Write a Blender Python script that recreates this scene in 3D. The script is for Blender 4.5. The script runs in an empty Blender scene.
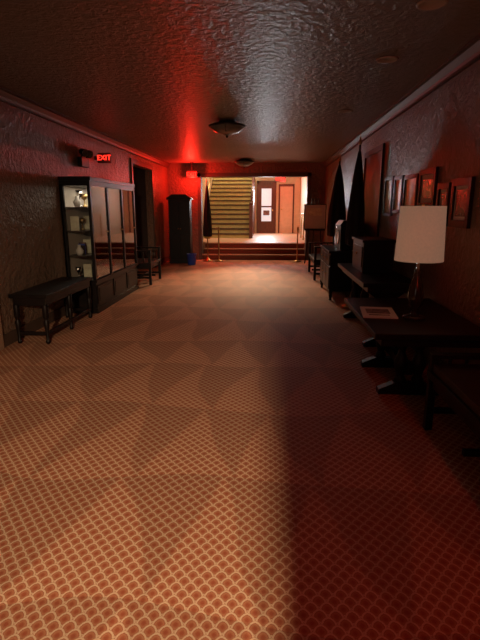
import bpy, bmesh, math, random
from mathutils import Vector, Matrix
random.seed(4)
scn = bpy.context.scene
scn.view_settings.view_transform = 'Standard'
scn.view_settings.look = 'None'

# ------------------------------------------------------------ materials
def newmat(name):
    m = bpy.data.materials.new(name); m.use_nodes = True
    nt = m.node_tree
    return m, nt, nt.nodes["Principled BSDF"]

def simple(name, col, rough=0.5, metal=0.0, noise=0.0, nscale=8.0, bump=0.0, bscale=60.0, spec=0.5, emis=None, estr=0.0, stretch=None):
    m, nt, b = newmat(name)
    b.inputs["Roughness"].default_value = rough
    b.inputs["Metallic"].default_value = metal
    b.inputs["Specular IOR Level"].default_value = spec
    tc = nt.nodes.new("ShaderNodeTexCoord")
    mp = nt.nodes.new("ShaderNodeMapping")
    if stretch: mp.inputs["Scale"].default_value = stretch
    nt.links.new(tc.outputs["Object"], mp.inputs["Vector"])
    n = nt.nodes.new("ShaderNodeTexNoise"); n.inputs["Scale"].default_value = nscale
    n.inputs["Detail"].default_value = 4
    nt.links.new(mp.outputs[0], n.inputs["Vector"])
    r = nt.nodes.new("ShaderNodeValToRGB")
    k = noise
    r.color_ramp.elements[0].position = 0.3; r.color_ramp.elements[1].position = 0.7
    r.color_ramp.elements[0].color = (col[0]*(1-k), col[1]*(1-k), col[2]*(1-k), 1)
    r.color_ramp.elements[1].color = (min(1, col[0]*(1+k)), min(1, col[1]*(1+k)), min(1, col[2]*(1+k)), 1)
    nt.links.new(n.outputs["Fac"], r.inputs["Fac"])
    nt.links.new(r.outputs["Color"], b.inputs["Base Color"])
    if bump > 0:
        n2 = nt.nodes.new("ShaderNodeTexNoise"); n2.inputs["Scale"].default_value = bscale
        nt.links.new(tc.outputs["Object"], n2.inputs["Vector"])
        bp = nt.nodes.new("ShaderNodeBump"); bp.inputs["Strength"].default_value = bump
        bp.inputs["Distance"].default_value = 0.01
        nt.links.new(n2.outputs["Fac"], bp.inputs["Height"])
        nt.links.new(bp.outputs[0], b.inputs["Normal"])
    if emis:
        b.inputs["Emission Color"].default_value = (*emis, 1)
        b.inputs["Emission Strength"].default_value = estr
    return m

def stucco(name, col, rough, strength, scale, dist=0.012):
    m, nt, b = newmat(name)
    tc = nt.nodes.new("ShaderNodeTexCoord")
    n1 = nt.nodes.new("ShaderNodeTexNoise"); n1.inputs["Scale"].default_value = scale
    n1.inputs["Detail"].default_value = 5; n1.inputs["Roughness"].default_value = 0.55
    n1.inputs["Distortion"].default_value = 0.5
    nt.links.new(tc.outputs["Object"], n1.inputs["Vector"])
    rr = nt.nodes.new("ShaderNodeValToRGB")
    rr.color_ramp.elements[0].position = 0.38; rr.color_ramp.elements[1].position = 0.64
    nt.links.new(n1.outputs["Fac"], rr.inputs["Fac"])
    bp = nt.nodes.new("ShaderNodeBump"); bp.inputs["Strength"].default_value = strength
    bp.inputs["Distance"].default_value = dist
    nt.links.new(rr.outputs["Color"], bp.inputs["Height"])
    nt.links.new(bp.outputs[0], b.inputs["Normal"])
    n2 = nt.nodes.new("ShaderNodeTexNoise"); n2.inputs["Scale"].default_value = 1.3
    nt.links.new(tc.outputs["Object"], n2.inputs["Vector"])
    r2 = nt.nodes.new("ShaderNodeValToRGB")
    r2.color_ramp.elements[0].color = (*[c*0.8 for c in col], 1)
    r2.color_ramp.elements[1].color = (*[min(1, c*1.15) for c in col], 1)
    nt.links.new(n2.outputs["Fac"], r2.inputs["Fac"])
    nt.links.new(r2.outputs["Color"], b.inputs["Base Color"])
    b.inputs["Roughness"].default_value = rough
    return m

def carpet():
    m, nt, b = newmat("patterned_carpet")
    N = nt.nodes; L = nt.links
    def M(op, a, bb=None, c=None):
        n = N.new("ShaderNodeMath"); n.operation = op
        for i, v in enumerate((a, bb, c)):
            if v is None: continue
            if isinstance(v, (int, float)): n.inputs[i].default_value = v
            else: L.new(v, n.inputs[i])
        return n.outputs[0]
    tc = N.new("ShaderNodeTexCoord")
    nw = N.new("ShaderNodeTexNoise"); nw.inputs["Scale"].default_value = 1.2
    L.new(tc.outputs["Object"], nw.inputs["Vector"])
    sep = N.new("ShaderNodeSeparateXYZ"); L.new(tc.outputs["Object"], sep.inputs[0])
    W = 0.060
    x = M('DIVIDE', sep.outputs[0], W)
    y = M('DIVIDE', sep.outputs[1], W*1.15)
    x = M('ADD', x, M('MULTIPLY', nw.outputs["Fac"], 0.8))
    y2 = M('MULTIPLY', y, 2.0)
    row = M('FLOOR', y2)
    ly = M('MULTIPLY', M('SUBTRACT', y2, row), 0.5)
    off = M('MULTIPLY', M('FLOORED_MODULO', row, 2.0), 0.5)
    lx = M('SUBTRACT', M('FRACT', M('ADD', x, off)), 0.5)
    def dist(a, c):
        l2 = M('SQRT', M('ADD', M('MULTIPLY', a, a), M('MULTIPLY', c, c)))
        l1 = M('ADD', M('ABSOLUTE', a), M('ABSOLUTE', c))
        return M('ADD', M('MULTIPLY', l2, 0.75), M('MULTIPLY', l1, 0.25))
    d1 = dist(lx, ly)
    d2 = dist(M('SUBTRACT', M('ABSOLUTE', lx), 0.5), M('SUBTRACT', ly, 0.5))
    ins = M('LESS_THAN', d1, 0.5)
    d = M('ADD', M('MULTIPLY', ins, d1), M('MULTIPLY', M('SUBTRACT', 1.0, ins), d2))
    nf = N.new("ShaderNodeTexNoise"); nf.inputs["Scale"].default_value = 260
    L.new(tc.outputs["Object"], nf.inputs["Vector"])
    dn = M('ADD', d, M('MULTIPLY', M('SUBTRACT', nf.outputs["Fac"], 0.5), 0.12))
    ramp = N.new("ShaderNodeValToRGB")
    cr = ramp.color_ramp
    cream = (0.80, 0.58, 0.38, 1); red = (0.42, 0.12, 0.06, 1); mid = (0.56, 0.25, 0.13, 1)
    cr.elements[0].position = 0.0; cr.elements[0].color = red
    cr.elements[1].position = 1.0; cr.elements[1].color = mid
    for p, c in ((0.10, red), (0.28, mid), (0.33, red), (0.38, cream), (0.47, cream), (0.50, red), (0.54, red)):
        e = cr.elements.new(p); e.color = c
    L.new(dn, ramp.inputs["Fac"])
    nz = N.new("ShaderNodeTexNoise"); nz.inputs["Scale"].default_value = 0.5; nz.inputs["Detail"].default_value = 1
    L.new(tc.outputs["Object"], nz.inputs["Vector"])
    xx = M('ADD', M('DIVIDE', sep.outputs[0], 0.55), M('MULTIPLY', nz.outputs["Fac"], 1.5))
    yy = M('ADD', M('DIVIDE', sep.outputs[1], 0.95), M('MULTIPLY', nz.outputs["Fac"], 1.0))
    xx = M('ADD', xx, M('MULTIPLY', M('FLOOR', yy), 0.37))
    tri = M('MULTIPLY', M('ABSOLUTE', M('SUBTRACT', M('FRACT', xx), 0.5)), 2.0)
    df = M('SUBTRACT', tri, M('FRACT', yy))
    step = N.new("ShaderNodeMapRange"); step.inputs[1].default_value = -0.05; step.inputs[2].default_value = 0.05
    L.new(df, step.inputs[0])
    val = M('ADD', M('ADD', 0.68, M('MULTIPLY', step.outputs[0], 0.22)), M('MULTIPLY', nf.outputs["Fac"], 0.3))
    mx = N.new("ShaderNodeVectorMath"); mx.operation = 'SCALE'
    L.new(ramp.outputs["Color"], mx.inputs[0]); L.new(val, mx.inputs["Scale"])
    L.new(mx.outputs[0], b.inputs["Base Color"])
    b.inputs["Roughness"].default_value = 0.7
    b.inputs["Specular IOR Level"].default_value = 0.2
    bp = N.new("ShaderNodeBump"); bp.inputs["Strength"].default_value = 0.4; bp.inputs["Distance"].default_value = 0.004
    L.new(M('ADD', nf.outputs["Fac"], M('MULTIPLY', d, 1.0)), bp.inputs["Height"])
    L.new(bp.outputs[0], b.inputs["Normal"])
    return m

def glassmat(name, refl=0.5):
    m = bpy.data.materials.new(name); m.use_nodes = True
    nt = m.node_tree; nt.nodes.clear()
    o = nt.nodes.new("ShaderNodeOutputMaterial")
    t = nt.nodes.new("ShaderNodeBsdfTransparent"); t.inputs[0].default_value = (0.9, 0.92, 0.91, 1)
    g = nt.nodes.new("ShaderNodeBsdfGlossy"); g.inputs["Roughness"].default_value = 0.03
    lw = nt.nodes.new("ShaderNodeLayerWeight"); lw.inputs["Blend"].default_value = refl
    mx = nt.nodes.new("ShaderNodeMixShader")
    nt.links.new(lw.outputs["Fresnel"], mx.inputs[0])
    nt.links.new(t.outputs[0], mx.inputs[1]); nt.links.new(g.outputs[0], mx.inputs[2])
    nt.links.new(mx.outputs[0], o.inputs[0])
    return m

CARPET = carpet()
CEIL = stucco("textured_ceiling_paint", (0.22, 0.20, 0.175), 0.40, 0.65, 16, 0.013)
WALL = stucco("stucco_wall_paint", (0.22, 0.145, 0.10), 0.42, 0.9, 15)
PLAST = simple("smooth_cream_plaster", (0.62, 0.45, 0.30), 0.6, noise=0.05)
TRIM = simple("painted_trim", (0.09, 0.06, 0.045), 0.5, noise=0.08)
WOOD = simple("dark_stained_wood", (0.008, 0.005, 0.004), 0.45, noise=0.5, nscale=6, stretch=(1, 8, 1), spec=0.25)
WOODM = simple("red_mahogany_wood", (0.10, 0.03, 0.018), 0.35, noise=0.4, nscale=6, stretch=(8, 1, 1))
BLACK = simple("black_lacquer", (0.006, 0.005, 0.005), 0.4, spec=0.3)
IRON = simple("dark_bronze_metal", (0.06, 0.045, 0.035), 0.4, metal=0.8)
BRASS = simple("brass", (0.5, 0.32, 0.13), 0.35, metal=1.0)
SILVER = simple("silver_plate", (0.75, 0.73, 0.7), 0.2, metal=1.0)
GLASS = glassmat("cabinet_glass", 0.5)
GLASS2 = glassmat("cabinet_side_glass", 0.25)
SHADE = simple("linen_lampshade", (0.80, 0.57, 0.40), 0.85, noise=0.05, nscale=60, bump=0.3, bscale=300, emis=(1.0, 0.55, 0.34), estr=0.16)  # small emission put into the linen to brighten it, no bulb lit
FROST = simple("frosted_bowl_glass", (0.16, 0.14, 0.12), 0.3)
PAPER = simple("paper_white", (0.75, 0.68, 0.62), 0.6)
INK = simple("printed_ink", (0.18, 0.10, 0.09), 0.5, noise=0.8, nscale=25)
CREAMART = simple("cream_print", (0.9, 0.80, 0.60), 0.35, noise=0.2, nscale=14)
DOORC = simple("cream_painted_door", (0.66, 0.42, 0.30), 0.5, noise=0.06)
DARKART = simple("dark_print", (0.12, 0.07, 0.055), 0.25, noise=0.7, nscale=10)
FLAGD = simple("black_flag_cloth", (0.010, 0.008, 0.010), 0.8, noise=0.4)
FLAGG = simple("gold_fringe", (0.6, 0.4, 0.1), 0.7)
CUSH = simple("brown_leather_cushion", (0.04, 0.018, 0.013), 0.5, noise=0.3)
RISER = simple("olive_stair_riser", (0.62, 0.54, 0.23), 0.6, noise=0.1)
TREAD = simple("stair_tread_wood", (0.09, 0.05, 0.02), 0.5, noise=0.2)
STEPC = simple("step_carpet_red", (0.22, 0.06, 0.035), 0.8, noise=0.2, nscale=60)
NOSE = simple("step_nosing", (0.36, 0.18, 0.10), 0.6, noise=0.15, nscale=20)
UPFL = simple("upper_floor_tan", (0.50, 0.28, 0.16), 0.45, noise=0.15, nscale=20)
REDE = simple("exit_red_letters", (0.8, 0.02, 0.01), 0.5, emis=(1, 0.03, 0.015), estr=3)
HOUS = simple("sign_housing", (0.05, 0.03, 0.03), 0.4)
BLUE = simple("blue_plastic", (0.03, 0.08, 0.5), 0.4)
WIN = simple("door_window_glow", (0.6, 0.65, 0.7), 0.2, emis=(0.75, 0.9, 1.0), estr=0.5)
BAFF = simple("recessed_baffle", (0.45, 0.40, 0.36), 0.5)
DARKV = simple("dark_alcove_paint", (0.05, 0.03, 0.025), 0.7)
CABBACK = simple("cabinet_back_linen", (0.72, 0.62, 0.52), 0.7)

# ------------------------------------------------------------ mesh builder
class B:
    def __init__(s):
        s.bm = bmesh.new(); s.mats = []
    def mi(s, m):
        if m not in s.mats: s.mats.append(m)
        return s.mats.index(m)
    def _tag(s, faces, mat, smooth=False):
        i = s.mi(mat)
        for f in faces:
            f.material_index = i; f.smooth = smooth
    def box(s, x0, x1, y0, y1, z0, z1, mat, rot=0.0):
        cx, cy = (x0+x1)/2, (y0+y1)/2
        vs = []
        for z in (z0, z1):
            for (x, y) in ((x0, y0), (x1, y0), (x1, y1), (x0, y1)):
                dx, dy = x-cx, y-cy
                c, sn = math.cos(rot), math.sin(rot)
                vs.append(s.bm.verts.new((cx+dx*c-dy*sn, cy+dx*sn+dy*c, z)))
        q = [(0, 3, 2, 1), (4, 5, 6, 7), (0, 1, 5, 4), (1, 2, 6, 5), (2, 3, 7, 6), (3, 0, 4, 7)]
        s._tag([s.bm.faces.new([vs[i] for i in f]) for f in q], mat)
    def cyl(s, p0, p1, r0, mat, r1=None, seg=16):
        r1 = r0 if r1 is None else r1
        p0, p1 = Vector(p0), Vector(p1); d = p1-p0
        q = d.to_track_quat('Z', 'Y').to_matrix().to_4x4()
        mt = Matrix.Translation((p0+p1)/2) @ q
        before = set(s.bm.faces)
        bmesh.ops.create_cone(s.bm, cap_ends=True, segments=seg, radius1=r0, radius2=max(r1, 1e-4), depth=d.length, matrix=mt)
        nf = [f for f in s.bm.faces if f not in before]
        i = s.mi(mat)
        for f in nf:
            f.material_index = i; f.smooth = len(f.verts) == 4
    def lathe(s, c, prof, mat, seg=28, fold=0.0, nf=7):
        rings = []
        for k, (r, z) in enumerate(prof):
            ring = []
            for j in range(seg):
                a = 2*math.pi*j/seg
                rr = r*(1+fold*math.sin(nf*a)*min(1, k/2))
                ring.append(s.bm.verts.new((c[0]+rr*math.cos(a), c[1]+rr*math.sin(a), c[2]+z)))
            rings.append(ring)
        fs = []
        for k in range(len(rings)-1):
            for j in range(seg):
                fs.append(s.bm.faces.new((rings[k][j], rings[k][(j+1) % seg], rings[k+1][(j+1) % seg], rings[k+1][j])))
        s._tag(fs, mat, True)
        caps = []
        if prof[0][0] > 1e-4: caps.append(s.bm.faces.new(list(reversed(rings[0]))))
        if prof[-1][0] > 1e-4: caps.append(s.bm.faces.new(rings[-1]))
        s._tag(caps, mat)
    def sphere(s, c, r, mat, sc=(1, 1, 1)):
        before = set(s.bm.faces)
        bmesh.ops.create_uvsphere(s.bm, u_segments=16, v_segments=10, radius=r, matrix=Matrix.Translation(c) @ Matrix.Diagonal((*sc, 1)))
        s._tag([f for f in s.bm.faces if f not in before], mat, True)
    def prism(s, pts, axis, a0, a1, mat):
        def mk(p, a):
            return (p[0], a, p[1]) if axis == 'y' else (a, p[0], p[1])
        A = [s.bm.verts.new(mk(p, a0)) for p in pts]; C = [s.bm.verts.new(mk(p, a1)) for p in pts]
        n = len(pts)
        fs = [s.bm.faces.new(A), s.bm.faces.new(list(reversed(C)))]
        for i in range(n):
            fs.append(s.bm.faces.new((A[i], C[i], C[(i+1) % n], A[(i+1) % n])))
        s._tag(fs, mat)
    def done(s, name, bevel=0.0, origin=None):
        bmesh.ops.recalc_face_normals(s.bm, faces=s.bm.faces[:])
        if origin is None:
            xs = [v.co for v in s.bm.verts]
            origin = Vector((sum(v.x for v in xs)/len(xs), sum(v.y for v in xs)/len(xs), min(v.z for v in xs)))
        origin = Vector(origin)
        for v in s.bm.verts: v.co -= origin
        me = bpy.data.meshes.new(name); s.bm.to_mesh(me); s.bm.free()
        for m in s.mats: me.materials.append(m)
        o = bpy.data.objects.new(name, me); scn.collection.objects.link(o)
        o.location = origin
        if bevel > 0:
            md = o.modifiers.new("bevel", 'BEVEL'); md.width = bevel; md.segments = 2; md.limit_method = 'ANGLE'
        return o

O0 = (0, 0, 0)
XL, XR, H = -2.90, 1.62, 2.74
YE = 14.0
# ------------------------------------------------------------ shell
b = B(); b.box(XL-0.8, XR+0.1, -3.6, YE+0.02, -0.1, 0, CARPET); b.done("floor", origin=O0)
b = B(); b.box(XL-0.1, XR+0.1, -3.6, YE, H, H+0.1, CEIL); b.done("ceiling", origin=O0)
b = B()
b.box(XL-0.15, XL, -3.6, 10.3, 0, H, WALL); b.box(XL-0.15, XL, 12.0, YE, 0, H, WALL)
b.box(XL-0.15, XL, 10.3, 12.0, 2.42, H, WALL)
b.done("wall_left", origin=O0)
b = B()
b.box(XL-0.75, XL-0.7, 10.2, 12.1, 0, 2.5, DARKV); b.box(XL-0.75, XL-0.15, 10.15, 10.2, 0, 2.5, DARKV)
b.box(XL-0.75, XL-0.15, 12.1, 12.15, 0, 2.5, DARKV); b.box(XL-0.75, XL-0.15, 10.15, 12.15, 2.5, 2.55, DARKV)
b.done("wall_alcove", origin=O0)
b = B(); b.box(XR, XR+0.15, -3.6, YE, 0, H, WALL); b.done("wall_right", origin=O0)
b = B(); b.box(0.08, XR, -0.95, -0.83, 0, H, WALL); b.done("wall_light_blocker", origin=O0)  # unseen wall added to block the entrance light from the right half
b = B(); b.box(XL, XR, -3.6, -3.5, 0, H, WALL); b.done("wall_back", origin=O0)
OL, OR, OH = -1.95, 1.12, 2.38
b = B()
b.box(XL, OL, YE, YE+0.25, 0, H, WALL); b.box(OR, XR+0.15, YE, YE+0.25, 0, H, WALL)
b.box(OL, OR, YE, YE+0.25, OH, H+0.1, WALL)
b.done("wall_front", origin=O0)
b = B()
b.box(OL-0.09, OL+0.01, YE-0.03, YE+0.28, 0, OH+0.09, TRIM); b.box(OR-0.01, OR+0.09, YE-0.03, YE+0.28, 0, OH+0.09, TRIM)
b.box(OL-0.09, OR+0.09, YE-0.03, YE+0.28, OH-0.01, OH+0.09, TRIM)
b.done("trim_1", 0.006, O0)
def crown(side, name):
    b = B(); x = XL if side < 0 else XR; s = -side
    pts = [(x, H), (x+s*0.10, H), (x+s*0.10, H-0.02), (x+s*0.075, H-0.03), (x+s*0.04, H-0.075), (x+s*0.03, H-0.10), (x+s*0.03, H-0.12), (x, H-0.12)]
    b.prism(pts, 'y', -3.5, YE, TRIM)
    b.done(name, origin=O0)
crown(-1, "trim_2"); crown(1, "trim_3")
b = B(); b.box(XL, XL+0.018, -3.5, 3.3, 0, 0.14, TRIM); b.box(XL, XL+0.018, 4.80, 10.2, 0, 0.14, TRIM); b.box(XL, XL+0.018, 12.1, YE, 0, 0.14, TRIM)
b.done("baseboard_left", 0.004, O0)
b = B(); b.box(XR-0.018, XR, -0.83, YE, 0, 0.14, TRIM); b.done("baseboard_right", 0.004, O0)
b = B()
b.box(XL, XL+0.03, 10.2, 10.3, 0, 2.52, TRIM); b.box(XL, XL+0.03, 12.0, 12.1, 0, 2.52, TRIM); b.box(XL, XL+0.03, 10.3, 12.0, 2.42, 2.52, TRIM)
b.done("trim_4", 0.004, O0)
DOORL = simple("painted_door", (0.42, 0.27, 0.18), 0.4, noise=0.1)
b = B()
b.box(XL+0.001, XL+0.03, 3.4, 4.66, 0.005, 2.1, DOORL)
for (y0, y1) in ((3.55, 3.97), (4.09, 4.51)):
    for (z0, z1) in ((0.2, 0.95), (1.1, 1.95)):
        b.box(XL+0.03, XL+0.042, y0, y1, z0, z1, DOORL)
b.cyl((XL+0.03, 3.47, 1.02), (XL+0.08, 3.47, 1.02), 0.012, BRASS); b.sphere((XL+0.09, 3.47, 1.02), 0.028, BRASS)
b.box(XL+0.001, XL+0.04, 3.3, 3.4, 0.0, 2.2, DOORL); b.box(XL+0.001, XL+0.04, 4.66, 4.78, 0.0, 2.2, DOORL); b.box(XL+0.001, XL+0.04, 3.4, 4.66, 2.1, 2.2, DOORL)
b.done("door_1", 0.004)

# ------------------------------------------------------------ steps & upper hall
b = B()
for i in range(3):
    y0 = YE+0.02+i*0.3
    b.box(OL+0.01, OR-0.01, y0, YE+0.95, i*0.15, (i+1)*0.15-0.03, STEPC)
    b.box(OL+0.01, OR-0.01, y0-0.02, YE+0.95, (i+1)*0.15-0.03, (i+1)*0.15, NOSE)
b.done("entry_steps", 0.004)
UX0, UX1, YF = -2.36, 1.36, 20.6
ZU = 0.45
b = B(); b.box(UX0-0.1, UX1+0.1, YE+0.95, 22.2, 0.3, ZU, UPFL); b.done("floor_upper", origin=O0)
b = B(); b.box(UX0-0.1, UX0, YE+0.25, 22.2, 0.0, 5.2, PLAST); b.done("wall_upper_left", origin=O0)
b = B(); b.box(UX1, UX1+0.1, YE+0.25, YF, 0.0, 3.2, PLAST); b.done("wall_upper_right", origin=O0)
b = B(); b.box(-0.46, UX1+0.1, YF, YF+0.1, ZU, 3.2, PLAST); b.done("wall_upper_far", origin=O0)
b = B(); b.box(-0.56, -0.46, 17.6, 22.2, 3.1, 5.2, PLAST); b.box(-0.56, -0.46, YF, 22.2, ZU, 3.1, PLAST); b.done("wall_stair_right", origin=O0)
b = B(); b.box(UX0, -0.46, 22.1, 22.2, ZU, 5.2, PLAST); b.done("wall_stair_far", origin=O0)
b = B(); b.box(UX0, -0.46, 17.5, 17.6, 3.1, 5.2, PLAST); b.done("wall_stair_near", origin=O0)
b = B(); b.box(UX0-0.1, UX1+0.1, YE+0.25, 17.6, 3.1, 3.2, PLAST); b.box(-0.56, UX1+0.1, 17.6, YF+0.1, 3.1, 3.2, PLAST)
b.box(UX0-0.1, -0.46, 17.5, 22.2, 5.2, 5.3, PLAST)
b.done("ceiling_upper", origin=O0)
# staircase
b = B()
n = 14; r, t = 0.17, 0.28; ys = 17.1
for i in range(n):
    y0 = ys+i*t
    b.box(UX0+0.02, -0.62, y0, min(y0+t+0.02, 22.09) if i < n-1 else 22.09, ZU+max(0, i*r-0.3), ZU+(i+1)*r-0.06, RISER)
    b.box(UX0+0.02, -0.60, y0-0.03, min(y0+t, 22.09) if i < n-1 else 22.09, ZU+(i+1)*r-0.06, ZU+(i+1)*r, TREAD)
b.prism([(ys, ZU), (ys, ZU+0.2), (YF-0.02, ZU+0.2+(YF-ys)/t*r), (YF-0.02, ZU)], 'x', -0.62, -0.57, WOODM)
b.box(-0.66, -0.54, ys-0.16, ys-0.04, ZU, ZU+1.15, WOODM); b.sphere((-0.6, ys-0.10, ZU+1.2), 0.06, WOODM)
for i in range(11):
    yy = ys+0.14+i*t; zz = ZU+(i+1)*r
    b.cyl((-0.60, yy, zz-0.05), (-0.60, yy, zz+0.80), 0.018, WOODM, seg=8)
b.cyl((-0.60, ys-0.06, ZU+0.98), (-0.60, ys+11*t, ZU+0.98+11*r), 0.035, WOODM)
b.cyl((UX0+0.09, ys, ZU+0.95), (UX0+0.09, ys+12*t, ZU+0.95+12*r), 0.022, BRASS)
b.done("staircase", 0.0)
# far door with window
b = B()
dx0, dx1 = -0.40, 0.26
YD = YF-0.002
b.box(dx0-0.08, dx0, YD-0.05, YD, ZU, 2.62, WOODM); b.box(dx1, dx1+0.08, YD-0.05, YD, ZU, 2.62, WOODM); b.box(dx0-0.08, dx1+0.08, YD-0.05, YD, 2.50, 2.62, WOODM)
b.box(dx0, dx1, YD-0.035, YD, ZU, ZU+0.5, WOODM); b.box(dx0, dx0+0.12, YD-0.035, YD, ZU+0.5, 2.5, WOODM); b.box(dx1-0.12, dx1, YD-0.035, YD, ZU+0.5, 2.5, WOODM)
b.box(dx0+0.12, dx1-0.12, YD-0.035, YD, 2.30, 2.5, WOODM)
b.box(dx0+0.12, dx1-0.12, YD-0.02, YD, ZU+0.5, 2.30, WIN)
b.box(dx0+0.12, dx1-0.12, YD-0.03, YD, ZU+1.08, ZU+1.14, WOODM)
b.box(dx0+0.2, dx1-0.2, YD-0.028, YD-0.02, ZU+0.75, ZU+0.95, INK)
b.sphere((dx1-0.06, YD-0.07, ZU+0.95), 0.035, BRASS)
b.done("door_2", 0.0)
b = B()
b.box(0.44, 0.50, YD-0.04, YD, ZU, 2.45, WOODM); b.box(1.04, 1.10, YD-0.04, YD, ZU, 2.45, WOODM); b.box(0.44, 1.10, YD-0.04, YD, 2.38, 2.48, WOODM)
b.box(0.50, 1.04, YD-0.02, YD, ZU, 2.38, DOORC); b.sphere((0.57, YD-0.05, ZU+1.0), 0.03, BRASS)
for z0, z1 in ((ZU+0.15, ZU+0.85), (ZU+1.0, ZU+1.8)): b.box(0.58, 0.96, YD-0.03, YD-0.02, z0, z1, DOORC)
b.done("door_3", 0.0)
b = B()
for y in (15.1, 16.2, 17.3): b.cyl((1.2, y, ZU), (1.2, y, ZU+0.85), 0.02, BRASS)
b.cyl((1.2, 15.05, ZU+0.86), (1.2, 17.35, ZU+0.86), 0.025, BRASS)
b.done("brass_handrail")

# ------------------------------------------------------------ exit signs
def exit_sign(x, y, z, w=0.32, h=0.2, mount='ceiling', top=None):
    b = B()
    b.box(x-w/2, x+w/2, y-0.025, y+0.025, z-h/2, z+h/2, HOUS)
    if mount == 'ceiling': b.cyl((x, y, z+h/2-0.01), (x, y, top), 0.015, HOUS); b.cyl((x, y, top-0.02), (x, y, top), 0.05, HOUS)
    else: b.box(min(x, mount), max(x, mount), y-0.02, y+0.02, z-0.03, z+0.03, HOUS)
    o = b.done("exit_sign", 0.004, (x, y, z))
    cu = bpy.data.curves.new("exit_letters", 'FONT'); cu.body = "EXIT"; cu.size = h*0.72; cu.extrude = 0.004
    cu.align_x = 'CENTER'; cu.align_y = 'CENTER'; cu.materials.append(REDE)
    t = bpy.data.objects.new("exit_letters", cu); scn.collection.objects.link(t)
    t.parent = o; t.rotation_euler = (math.pi/2, 0, 0); t.location = (0, -0.031, 0)
    return o
exit_sign(XL+0.17, 8.1, 2.31, w=0.22, h=0.16, mount=XL+0.001)
exit_sign(-2.15, 13.7, 2.42, w=0.3, top=H)
exit_sign(0.47, 19.2, 2.62, w=0.42, h=0.26, top=3.1)
b = B()
b.box(XL, XL+0.07, 7.35, 7.65, 2.12, 2.26, BLACK)
for yy in (7.40, 7.60):
    b.cyl((XL+0.05, yy, 2.26), (XL+0.07, yy, 2.32), 0.012, BLACK)
    b.cyl((XL+0.05, yy, 2.34), (XL+0.13, yy-0.05, 2.31), 0.045, BLACK, 0.06)
    b.cyl((XL+0.13, yy-0.05, 2.31), (XL+0.135, yy-0.053, 2.308), 0.052, SILVER)
b.done("emergency_light", 0.003)

# ------------------------------------------------------------ ceiling lamps
def bowl_lamp(x, y):
    b = B()
    b.lathe((x, y, H-0.2), [(0.0, 0.0), (0.02, 0.0), (0.03, 0.02), (0.10, 0.03), (0.19, 0.065), (0.245, 0.11), (0.262, 0.13)], FROST)
    b.lathe((x, y, H-0.2), [(0.265, 0.12), (0.275, 0.125), (0.275, 0.145), (0.2, 0.17), (0.13, 0.185), (0.12, 0.2)], IRON)
    b.sphere((x, y, H-0.205), 0.022, IRON)
    for a in range(3):
        c, s_ = math.cos(a*2.094+0.5), math.sin(a*2.094+0.5)
        b.cyl((x+0.03*c, y+0.03*s_, H-0.182), (x+0.19*c, y+0.19*s_, H-0.138), 0.006, IRON, seg=6)
        b.cyl((x+0.19*c, y+0.19*s_, H-0.138), (x+0.265*c, y+0.265*s_, H-0.07), 0.006, IRON, seg=6)
    b.done("ceiling_bowl_lamp")
bowl_lamp(-0.62, 7.4); bowl_lamp(-0.64, 12.9)
for y in (3.36, 4.49, 6.71):
    b = B()
    b.lathe((1.0, y, H), [(0.085, 0.0), (0.095, -0.004), (0.09, -0.012), (0.072, -0.012), (0.062, -0.002), (0.0, -0.002)], BAFF)
    b.done("recessed_downlight")

# ------------------------------------------------------------ display cabinet (left)
cx0, cx1, cy0, cy1, ch = XL+0.02, -2.45, 6.57, 8.76, 1.92
b = B()
b.box(cx0, cx1, cy0, cy1, 0.0, 0.08, WOOD); b.box(cx0, cx1-0.015, cy0+0.02, cy1-0.02, 0.08, 0.46, WOOD)
b.box(cx0, cx1+0.015, cy0-0.015, cy1+0.015, 0.45, 0.49, WOOD)
b.box(cx0, cx1+0.02, cy0-0.02, cy1+0.02, ch-0.05, ch, BLACK); b.box(cx0, cx1, cy0, cy1, ch-0.12, ch-0.05, BLACK)
b.box(cx0, cx0+0.02, cy0, cy1, 0.49, ch-0.1, CABBACK)
w3 = (cy1-cy0)/3
for i in range(4):
    yy = cy0+i*w3
    b.box(cx1-0.04, cx1, max(cy0, yy-0.03) if i else cy0, min(cy1, yy+0.03) if i else cy0+0.05, 0.49, ch-0.1, BLACK)
b.box(cx0, cx0+0.05, cy0, cy0+0.04, 0.49, ch-0.1, BLACK); b.box(cx0, cx0+0.05, cy1-0.04, cy1, 0.49, ch-0.1, WOOD)
b.box(cx0+0.05, cx1-0.04, cy1-0.02, cy1, 0.49, ch-0.1, CABBACK)
for i in range(3):
    y0 = cy0+i*w3+0.05; y1 = cy0+(i+1)*w3-0.05
    b.box(cx1-0.022, cx1-0.016, y0-0.02, y1+0.02, 0.5, ch-0.12, GLASS)
    b.box(cx1-0.015, cx1, y0, y1, 0.13, 0.40, WOOD); b.box(cx1, cx1+0.006, y0+0.05, y1-0.05, 0.17, 0.36, WOOD)
    b.sphere((cx1-0.0, y1-0.03, 1.15), 0.012, BRASS)
b.box(cx0+0.05, cx1-0.04, cy0+0.012, cy0+0.018, 0.5, ch-0.12, GLASS2)
SH = simple("shelf_wood", (0.06, 0.035, 0.025), 0.4)
for z in (0.82, 1.17, 1.50): b.box(cx0+0.02, cx1-0.12, cy0+0.03, cy1-0.03, z, z+0.015, SH)
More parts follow.
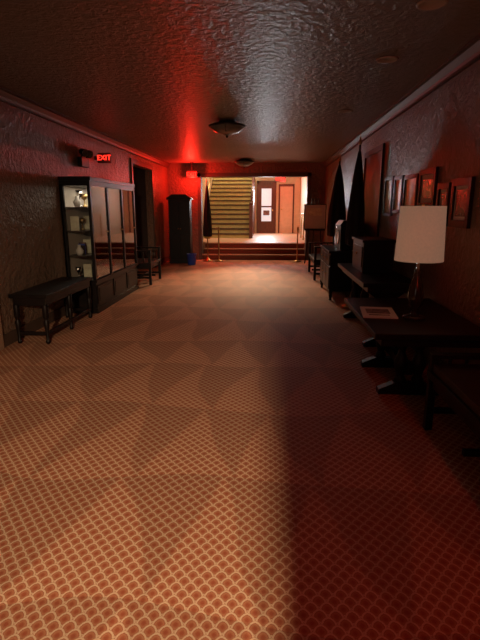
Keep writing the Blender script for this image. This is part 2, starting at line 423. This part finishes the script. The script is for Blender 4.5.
for z in (0.49, 0.835, 1.185, 1.515):
    y = cy0+0.12
    while y < cy1-0.12:
        k = random.random(); x = cx0+0.12+random.random()*0.10
        if k < 0.4:
            hh = 0.14+random.random()*0.1
            b.lathe((x, y, z), [(0.04, 0), (0.04, 0.015), (0.008, 0.03), (0.008, hh*0.5), (0.04, hh*0.65), (0.05, hh)], SILVER if random.random() < 0.6 else BRASS, seg=14)
        elif k < 0.6:
            b.box(x-0.06, x+0.06, y-0.01, y+0.01, z, z+0.2, CREAMART)
        elif k < 0.85:
            for q in range(4): b.box(x-0.05, x+0.05, y-0.05+q*0.025, y-0.03+q*0.025, z, z+0.13+0.02*(q % 3), random.choice([BLUE, CUSH, PAPER, INK]))
        else:
            b.lathe((x, y, z), [(0.03, 0), (0.05, 0.03), (0.055, 0.07), (0.02, 0.12), (0.025, 0.15)], PAPER, seg=14)
        y += 0.15+random.random()*0.08
b.done("display_cabinet", 0.0)

# ------------------------------------------------------------ benches / tables
def turned_leg(b, x, y, z0, z1, mat, r=0.022):
    h = z1-z0
    b.lathe((x, y, z0), [(r*0.7, 0), (r, h*0.06), (r*0.6, h*0.12), (r*0.9, h*0.4), (r*1.15, h*0.55), (r*0.7, h*0.62), (r*1.2, h*0.7), (r*1.2, h)], mat, seg=12)

def arm_bench(name, x0, x1, y0, y1, wallside, sh=0.44, back=0.85, arm=0.64, cush=False, bk=True):
    b = B()
    b.box(x0, x1, y0, y1, sh-0.05, sh, WOOD)
    if cush: b.box(x0+0.02, x1-0.02, y0+0.03, y1-0.03, sh, sh+0.05, CUSH)
    b.box(x0+0.03, x1-0.03, y0+0.03, y1-0.03, sh-0.12, sh-0.05, WOOD)
    bx = x0+0.02 if wallside < 0 else x1-0.02; fx = x1-0.03 if wallside < 0 else x0+0.03
    for yy in (y0+0.03, y1-0.03):
        b.box(fx-0.025, fx+0.025, yy-0.025, yy+0.025, 0, arm, WOOD)
        b.box(bx-0.02, bx+0.02, yy-0.025, yy+0.025, 0, back if bk else arm, WOOD)
        b.box(min(bx, fx)-0.03, max(bx, fx)+0.03, yy-0.035, yy+0.035, arm, arm+0.03, WOOD)
        b.box(min(bx, fx), max(bx, fx), yy-0.015, yy+0.015, 0.12, 0.16, WOOD)
        for k in range(1, 4):
            xx = bx+(fx-bx)*k/4
            b.box(xx-0.01, xx+0.01, yy-0.01, yy+0.01, sh, arm, WOOD)
    b.box(min(bx, fx)+0.0, max(bx, fx), (y0+y1)/2-0.015, (y0+y1)/2+0.015, 0.12, 0.16, WOOD)
    b.box((x0+x1)/2-0.02, (x0+x1)/2+0.02, y0+0.03, y1-0.03, 0.12, 0.155, WOOD)
    if bk:
        b.box(bx-0.018, bx+0.018, y0, y1, back-0.09, back, WOOD)
        nsl = int((y1-y0)/0.12)
        for k in range(1, nsl):
            yy = y0+(y1-y0)*k/nsl
            b.box(bx-0.01, bx+0.01, yy-0.02, yy+0.02, sh, back-0.08, WOOD)
    return b.done(name, 0.004)

b = B()
x0, x1, y0, y1 = XL+0.05, -2.42, 4.95, 6.35
b.box(x0, x1, y0, y1, 0.53, 0.57, WOOD); b.box(x0+0.03, x1-0.03, y0+0.03, y1-0.03, 0.44, 0.53, WOOD)
for (x, y) in ((x0+0.05, y0+0.05), (x1-0.05, y0+0.05), (x0+0.05, y1-0.05), (x1-0.05, y1-0.05), (x1-0.05, (y0+y1)/2)):
    turned_leg(b, x, y, 0, 0.45, WOOD, 0.028)
for y in (y0+0.05, y1-0.05): b.box(x0+0.05, x1-0.05, y-0.015, y+0.015, 0.1, 0.14, WOOD)
b.box(x1-0.065, x1-0.035, y0+0.05, y1-0.05, 0.1, 0.14, WOOD)
b.done("hall_bench_table", 0.004)
arm_bench("wooden_armchair_bench", XL+0.04, -2.3, 9.2, 10.1, -1, back=0.9, arm=0.66)

def trestle(name, x0, x1, y0, y1, h=0.75, ins0=0.22, ins1=0.22, fw=0.36):
    b = B(); cx = (x0+x1)/2
    b.box(x0, x1, y0, y1, h-0.045, h, WOOD)
    b.box(x0+0.06, x1-0.06, y0+0.06, y1-0.06, h-0.11, h-0.045, WOOD)
    w = x1-x0
    for yy in (y0+ins0, y1-ins1):
        b.prism([(cx-w*fw, 0), (cx+w*fw, 0), (cx+w*fw, 0.045), (cx+w*0.15, 0.10), (cx-w*0.15, 0.10), (cx-w*fw, 0.045)], 'y', yy-0.04, yy+0.04, WOOD)
        b.prism([(cx-w*0.38, h-0.11), (cx+w*0.38, h-0.11), (cx+w*0.2, h-0.19), (cx-w*0.2, h-0.19)], 'y', yy-0.035, yy+0.035, WOOD)
        hh = h-0.29
        for dx in (-0.07, 0.07):
            b.lathe((cx+dx, yy, 0.10), [(0.045, 0), (0.05, hh*0.08), (0.03, hh*0.16), (0.055, hh*0.4), (0.06, hh*0.5), (0.03, hh*0.72), (0.028, hh*0.8), (0.045, hh*0.9), (0.045, hh)], WOOD, seg=16)
    b.box(cx-0.03, cx+0.03, y0+ins0, y1-ins1, 0.16, 0.23, WOOD)
    return b.done(name, 0.005)
TH = 0.64
trestle("trestle_table", 0.765, 1.59, 3.24, 4.62, TH, 0.5, 0.2, 0.30)
trestle("console_table", 1.0, 1.58, 4.9, 6.75, 0.74)
arm_bench("cushioned_bench", 1.10, 1.585, 1.9, 3.12, 1, sh=0.43, back=0.8, arm=0.52, cush=True, bk=False)
b = B()
x0, x1, y0, y1 = 1.0, 1.59, 7.75, 9.15
b.box(x0, x1, y0, y1, 0.78, 0.82, WOOD); b.box(x0+0.03, x1, y0+0.03, y1-0.03, 0.15, 0.78, WOOD)
for i in range(3):
    ya = y0+0.06+i*0.43; b.box(x0+0.015, x0+0.03, ya, ya+0.40, 0.58, 0.75, WOOD); b.box(x0+0.015, x0+0.03, ya, ya+0.40, 0.19, 0.55, WOOD)
    b.sphere((x0+0.01, ya+0.2, 0.66), 0.014, BRASS); b.sphere((x0+0.01, ya+0.36, 0.4), 0.014, BRASS)
for (x, y) in ((x0+0.06, y0+0.06), (x1-0.05, y0+0.06), (x0+0.06, y1-0.06), (x1-0.05, y1-0.06)): turned_leg(b, x, y, 0, 0.16, WOOD, 0.03)
b.done("sideboard", 0.004)
arm_bench("wooden_settee", 0.98, 1.58, 10.0, 11.4, 1, back=1.0, arm=0.68)
b = B()
b.box(1.14, 1.5, 5.7, 6.4, 0.74, 1.10, BLACK); b.box(1.12, 1.52, 5.68, 6.42, 1.10, 1.13, BLACK); b.box(1.13, 1.14, 5.75, 6.35, 0.80, 1.05, BLACK)
b.sphere((1.125, 6.05, 0.95), 0.015, BRASS)
b.done("document_box", 0.004)
b = B()
b.box(1.2, 1.5, 7.95, 8.45, 0.82, 1.22, BLACK); b.prism([(1.18, 1.22), (1.52, 1.22), (1.46, 1.30), (1.24, 1.30)], 'y', 7.93, 8.47, BLACK)
b.cyl((1.19, 8.2, 1.02), (1.2, 8.2, 1.02), 0.12, DARKART, seg=24)
b.done("mantel_clock", 0.003)
b = B(); b.box(1.25, 1.28, 8.65, 8.95, 0.82, 1.2, BLACK); b.box(1.243, 1.25, 8.68, 8.92, 0.85, 1.17, DARKART)
b.prism([(1.28, 0.82), (1.36, 0.82), (1.28, 1.05)], 'y', 8.79, 8.81, BLACK)
b.done("tabletop_photo_frame", 0.002)

# magazine
b = B(); b.box(0.80, 1.07, 3.72, 4.12, TH, TH+0.012, PAPER, rot=-0.12); b.box(0.84, 1.03, 3.85, 4.03, TH+0.012, TH+0.0132, INK, rot=-0.12)
b.box(0.835, 1.0, 3.78, 3.815, TH+0.012, TH+0.0132, INK, rot=-0.12)
b.done("magazine")

# table lamp
lx, ly, lz = 1.18, 3.755, TH
b = B()
b.lathe((lx, ly, lz), [(0.085, 0), (0.088, 0.012), (0.075, 0.022), (0.03, 0.03), (0.022, 0.05), (0.035, 0.08), (0.055, 0.12), (0.060, 0.18), (0.052, 0.25), (0.03, 0.33), (0.018, 0.37), (0.026, 0.385), (0.012, 0.40), (0.010, 0.56), (0.0, 0.57)], simple("smoky_glazed_lamp_base", (0.04, 0.022, 0.015), 0.15))
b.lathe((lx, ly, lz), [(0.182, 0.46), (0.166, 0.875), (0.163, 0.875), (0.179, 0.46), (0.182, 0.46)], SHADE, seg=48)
for a in range(3):
    c, s_ = math.cos(a*2.094), math.sin(a*2.094)
    b.cyl((lx, ly, lz+0.855), (lx+0.165*c, ly+0.165*s_, lz+0.855), 0.003, BRASS, seg=6)
b.cyl((lx, ly, lz+0.56), (lx, ly, lz+0.885), 0.004, BRASS, seg=8); b.sphere((lx, ly, lz+0.885), 0.012, BRASS)
b.sphere((lx, ly, lz+0.65), 0.035, PAPER, (1, 1, 1.3))
b.done("table_lamp")

# ------------------------------------------------------------ wall pictures (right)
def picture(y0, y1, z0, z1, art, frame=WOOD, mat_w=0.0, fw=0.03, name="framed_picture"):
    b = B(); x = XR-0.002
    b.box(x-0.03, x, y0, y0+fw, z0, z1, frame); b.box(x-0.03, x, y1-fw, y1, z0, z1, frame)
    b.box(x-0.03, x, y0+fw, y1-fw, z0, z0+fw, frame); b.box(x-0.03, x, y0+fw, y1-fw, z1-fw, z1, frame)
    b.box(x-0.012, x, y0+fw, y1-fw, z0+fw, z1-fw, PAPER if mat_w else art)
    if mat_w: b.box(x-0.014, x, y0+fw+mat_w, y1-fw-mat_w, z0+fw+mat_w, z1-fw-mat_w, art)
    b.done(name, 0.002)
picture(3.93, 4.34, 1.34, 1.74, DARKART, BLACK, mat_w=0.03, fw=0.06)
picture(4.40, 4.70, 1.34, 1.72, DARKART, BLACK, mat_w=0.025, fw=0.05)
picture(4.78, 5.28, 1.50, 1.88, DARKART, BLACK, mat_w=0.05, fw=0.05)
picture(5.34, 5.85, 1.46, 1.86, CREAMART, BLACK, fw=0.04)
picture(5.92, 6.30, 1.44, 1.88, CREAMART, BLACK, fw=0.04)
picture(6.38, 6.80, 1.40, 1.90, CREAMART, BLACK, fw=0.04)
picture(7.05, 8.35, 0.98, 2.38, BLACK, BLACK, name="honor_board", fw=0.08)

# ------------------------------------------------------------ furled flags
def flag(x, y, top, cloth, ctop, cbot, rmax, name="furled_flag", fringe=True):
    b = B()
    b.lathe((x, y, 0), [(0.15, 0), (0.15, 0.02), (0.06, 0.05), (0.03, 0.10), (0.02, 0.11)], BRASS)
    b.cyl((x, y, 0.05), (x, y, top), 0.014, BRASS if fringe else WOOD, seg=10)
    b.lathe((x, y, top-0.02), [(0.008, 0), (0.025, 0.03), (0.014, 0.07), (0.0, 0.14)], BRASS, seg=12)
    hh = ctop-cbot
    b.lathe((x, y, cbot), [(rmax*0.75, 0), (rmax, 0.02), (rmax*0.98, hh*0.15), (rmax*0.85, hh*0.4), (rmax*0.6, hh*0.65), (rmax*0.38, hh*0.85), (0.02, hh)], cloth, seg=42, fold=0.16)
    if fringe: b.lathe((x, y, cbot-0.05), [(rmax*0.72, 0), (rmax*0.8, 0.07)], FLAGG, seg=42, fold=0.16)
    b.done(name)
flag(1.36, 9.55, 2.38, FLAGD, 2.3, 0.95, 0.17, fringe=False)
flag(1.32, 7.3, 2.4, FLAGD, 2.3, 0.95, 0.13, fringe=False)
flag(-1.72, 13.6, 2.2, FLAGD, 2.12, 0.7, 0.12)

for x in (-1.40, 0.85):
    b = B()
    b.lathe((x, 13.6, 0), [(0.13, 0), (0.13, 0.015), (0.05, 0.04), (0.02, 0.05), (0.018, 0.88), (0.035, 0.90), (0.02, 0.93), (0.03, 0.96), (0.0, 0.99)], BRASS, seg=18)
    b.done("brass_stanchion")
b = B()
x0, x1, y0, y1 = -2.72, -2.1, 12.95, 13.35
b.box(x0, x1, y0, y1, 0, 0.1, BLACK); b.box(x0+0.02, x1-0.02, y0+0.02, y1, 0.1, 1.72, BLACK); b.box(x0-0.02, x1+0.02, y0-0.02, y1, 1.72, 1.78, BLACK)
b.prism([(x0, 1.78), (x1, 1.78), (x1-0.12, 1.86), (x0+0.12, 1.86)], 'y', y0, y1, BLACK)
for xa in (x0+0.05, (x0+x1)/2+0.01):
    for z0, z1 in ((0.18, 0.8), (0.88, 1.65)): b.box(xa, xa+0.25, y0+0.005, y0+0.02, z0, z1, BLACK)
b.sphere(((x0+x1)/2-0.03, y0, 0.95), 0.015, BRASS); b.sphere(((x0+x1)/2+0.03, y0, 0.95), 0.015, BRASS)
b.done("wardrobe_cabinet", 0.004)
b = B()
b.lathe((-2.05, 12.7, 0), [(0.10, 0), (0.105, 0.01), (0.13, 0.28), (0.14, 0.285), (0.135, 0.30), (0.12, 0.30), (0.10, 0.02), (0.0, 0.02)], BLUE)
b.done("blue_waste_bin")
b = B()
yb = 13.2
b.box(1.0, 1.56, yb-0.02, yb+0.0, 0.95, 1.58, PAPER); b.box(0.98, 1.58, yb, yb+0.02, 0.93, 1.60, WOOD)
b.box(1.06, 1.46, yb-0.022, yb-0.02, 1.3, 1.5, CREAMART)
for xx in (1.04, 1.52): b.cyl((xx, yb-0.03, 0.0), (1.28+(xx-1.28)*0.35, yb+0.04, 1.75), 0.016, WOOD, seg=8)
b.cyl((1.28, yb+0.5, 0.0), (1.28, yb+0.05, 1.72), 0.014, WOOD, seg=8)
b.box(1.0, 1.56, yb-0.06, yb, 0.90, 0.94, WOOD)
b.done("easel_sign")

# ------------------------------------------------------------ lights
def area(name, loc, size, power, col, rot=(0, 0, 0), sy=None):
    l = bpy.data.lights.new(name, 'AREA'); l.size = size; l.energy = power; l.color = col
    if sy: l.shape = 'RECTANGLE'; l.size_y = sy
    o = bpy.data.objects.new(name, l); scn.collection.objects.link(o); o.location = loc; o.rotation_euler = rot
    return o
def point(name, loc, power, col, r=0.08):
    l = bpy.data.lights.new(name, 'POINT'); l.energy = power; l.color = col; l.shadow_soft_size = r
    o = bpy.data.objects.new(name, l); scn.collection.objects.link(o); o.location = loc
    return o
def spot(name, loc, target, power, col, ang, blend=0.6, r=0.1):
    l = bpy.data.lights.new(name, 'SPOT'); l.energy = power; l.color = col; l.spot_size = math.radians(ang); l.spot_blend = blend; l.shadow_soft_size = r
    o = bpy.data.objects.new(name, l); scn.collection.objects.link(o); o.location = loc
    o.rotation_euler = (Vector(target)-Vector(loc)).to_track_quat('-Z', 'Y').to_euler()
    return o
WARM = (1.0, 0.70, 0.42)
area("stairwell_light", (-1.45, 19.3, 5.1), 1.2, 130, (1, 0.86, 0.55))
area("upper_hall_light", (0.3, 18.2, 3.05), 0.8, 30, WARM)
area("upper_landing_light", (-0.4, 15.4, 3.05), 0.9, 34, WARM)
area("door_daylight", (-0.07, 20.5, 2.0), 0.38, 70, (0.86, 0.95, 1.0), rot=(math.radians(-90), 0, 0), sy=0.5)
spot("landing_warm_fill", (-0.6, 15.9, 2.95), (-0.7, 8.4, 0), 1700, (1.0, 0.62, 0.34), 42, 1.0, 0.15)  # unseen spot added to warm and brighten the middle of the carpet
point("exit_red_glow", (-2.15, 13.5, 2.3), 70, (1, 0.02, 0.01), 0.05)
point("exit_red_glow_wall", (XL+0.3, 7.98, 2.3), 0.8, (1, 0.03, 0.015), 0.03)
point("exit_red_glow_upper", (0.6, 18.9, 2.5), 40, (1, 0.03, 0.02), 0.05)
point("near_red_fill", (1.15, -0.6, 2.35), 24, (1, 0.04, 0.015), 0.1)  # red fill added out of view to redden the near right side
area("cabinet_fill", (-2.55, 7.66, ch-0.13), 0.12, 10, (1.0, 0.86, 0.7), sy=2.0)  # strip added inside the cabinet to brighten its panes and contents
spot("entrance_light", (0.1, -2.3, 2.3), (-0.35, 2.9, 0), 1000, (1.0, 0.70, 0.44), 60, 1.0, 0.06)
area("neutral_fill", (-1.4, -3.3, 1.5), 2.4, 6.5, (1.0, 0.84, 0.70), rot=(math.radians(90), 0, 0), sy=1.8)  # large neutral fill added behind the camera to lift walls and ceiling
w = bpy.data.worlds.new("world"); scn.world = w; w.use_nodes = True
w.node_tree.nodes["Background"].inputs[0].default_value = (0.5, 0.4, 0.35, 1)
w.node_tree.nodes["Background"].inputs[1].default_value = 0.03

# ------------------------------------------------------------ camera
cam = bpy.data.cameras.new("camera"); co = bpy.data.objects.new("camera", cam); scn.collection.objects.link(co)
cam.sensor_fit = 'VERTICAL'; cam.sensor_height = 36; cam.sensor_width = 27; cam.lens = 470/640*36
co.location = (0, 0, 1.5)
co.rotation_euler = (math.radians(90-13.4), 0, math.radians(3.32))
cam.clip_start = 0.05
scn.camera = co
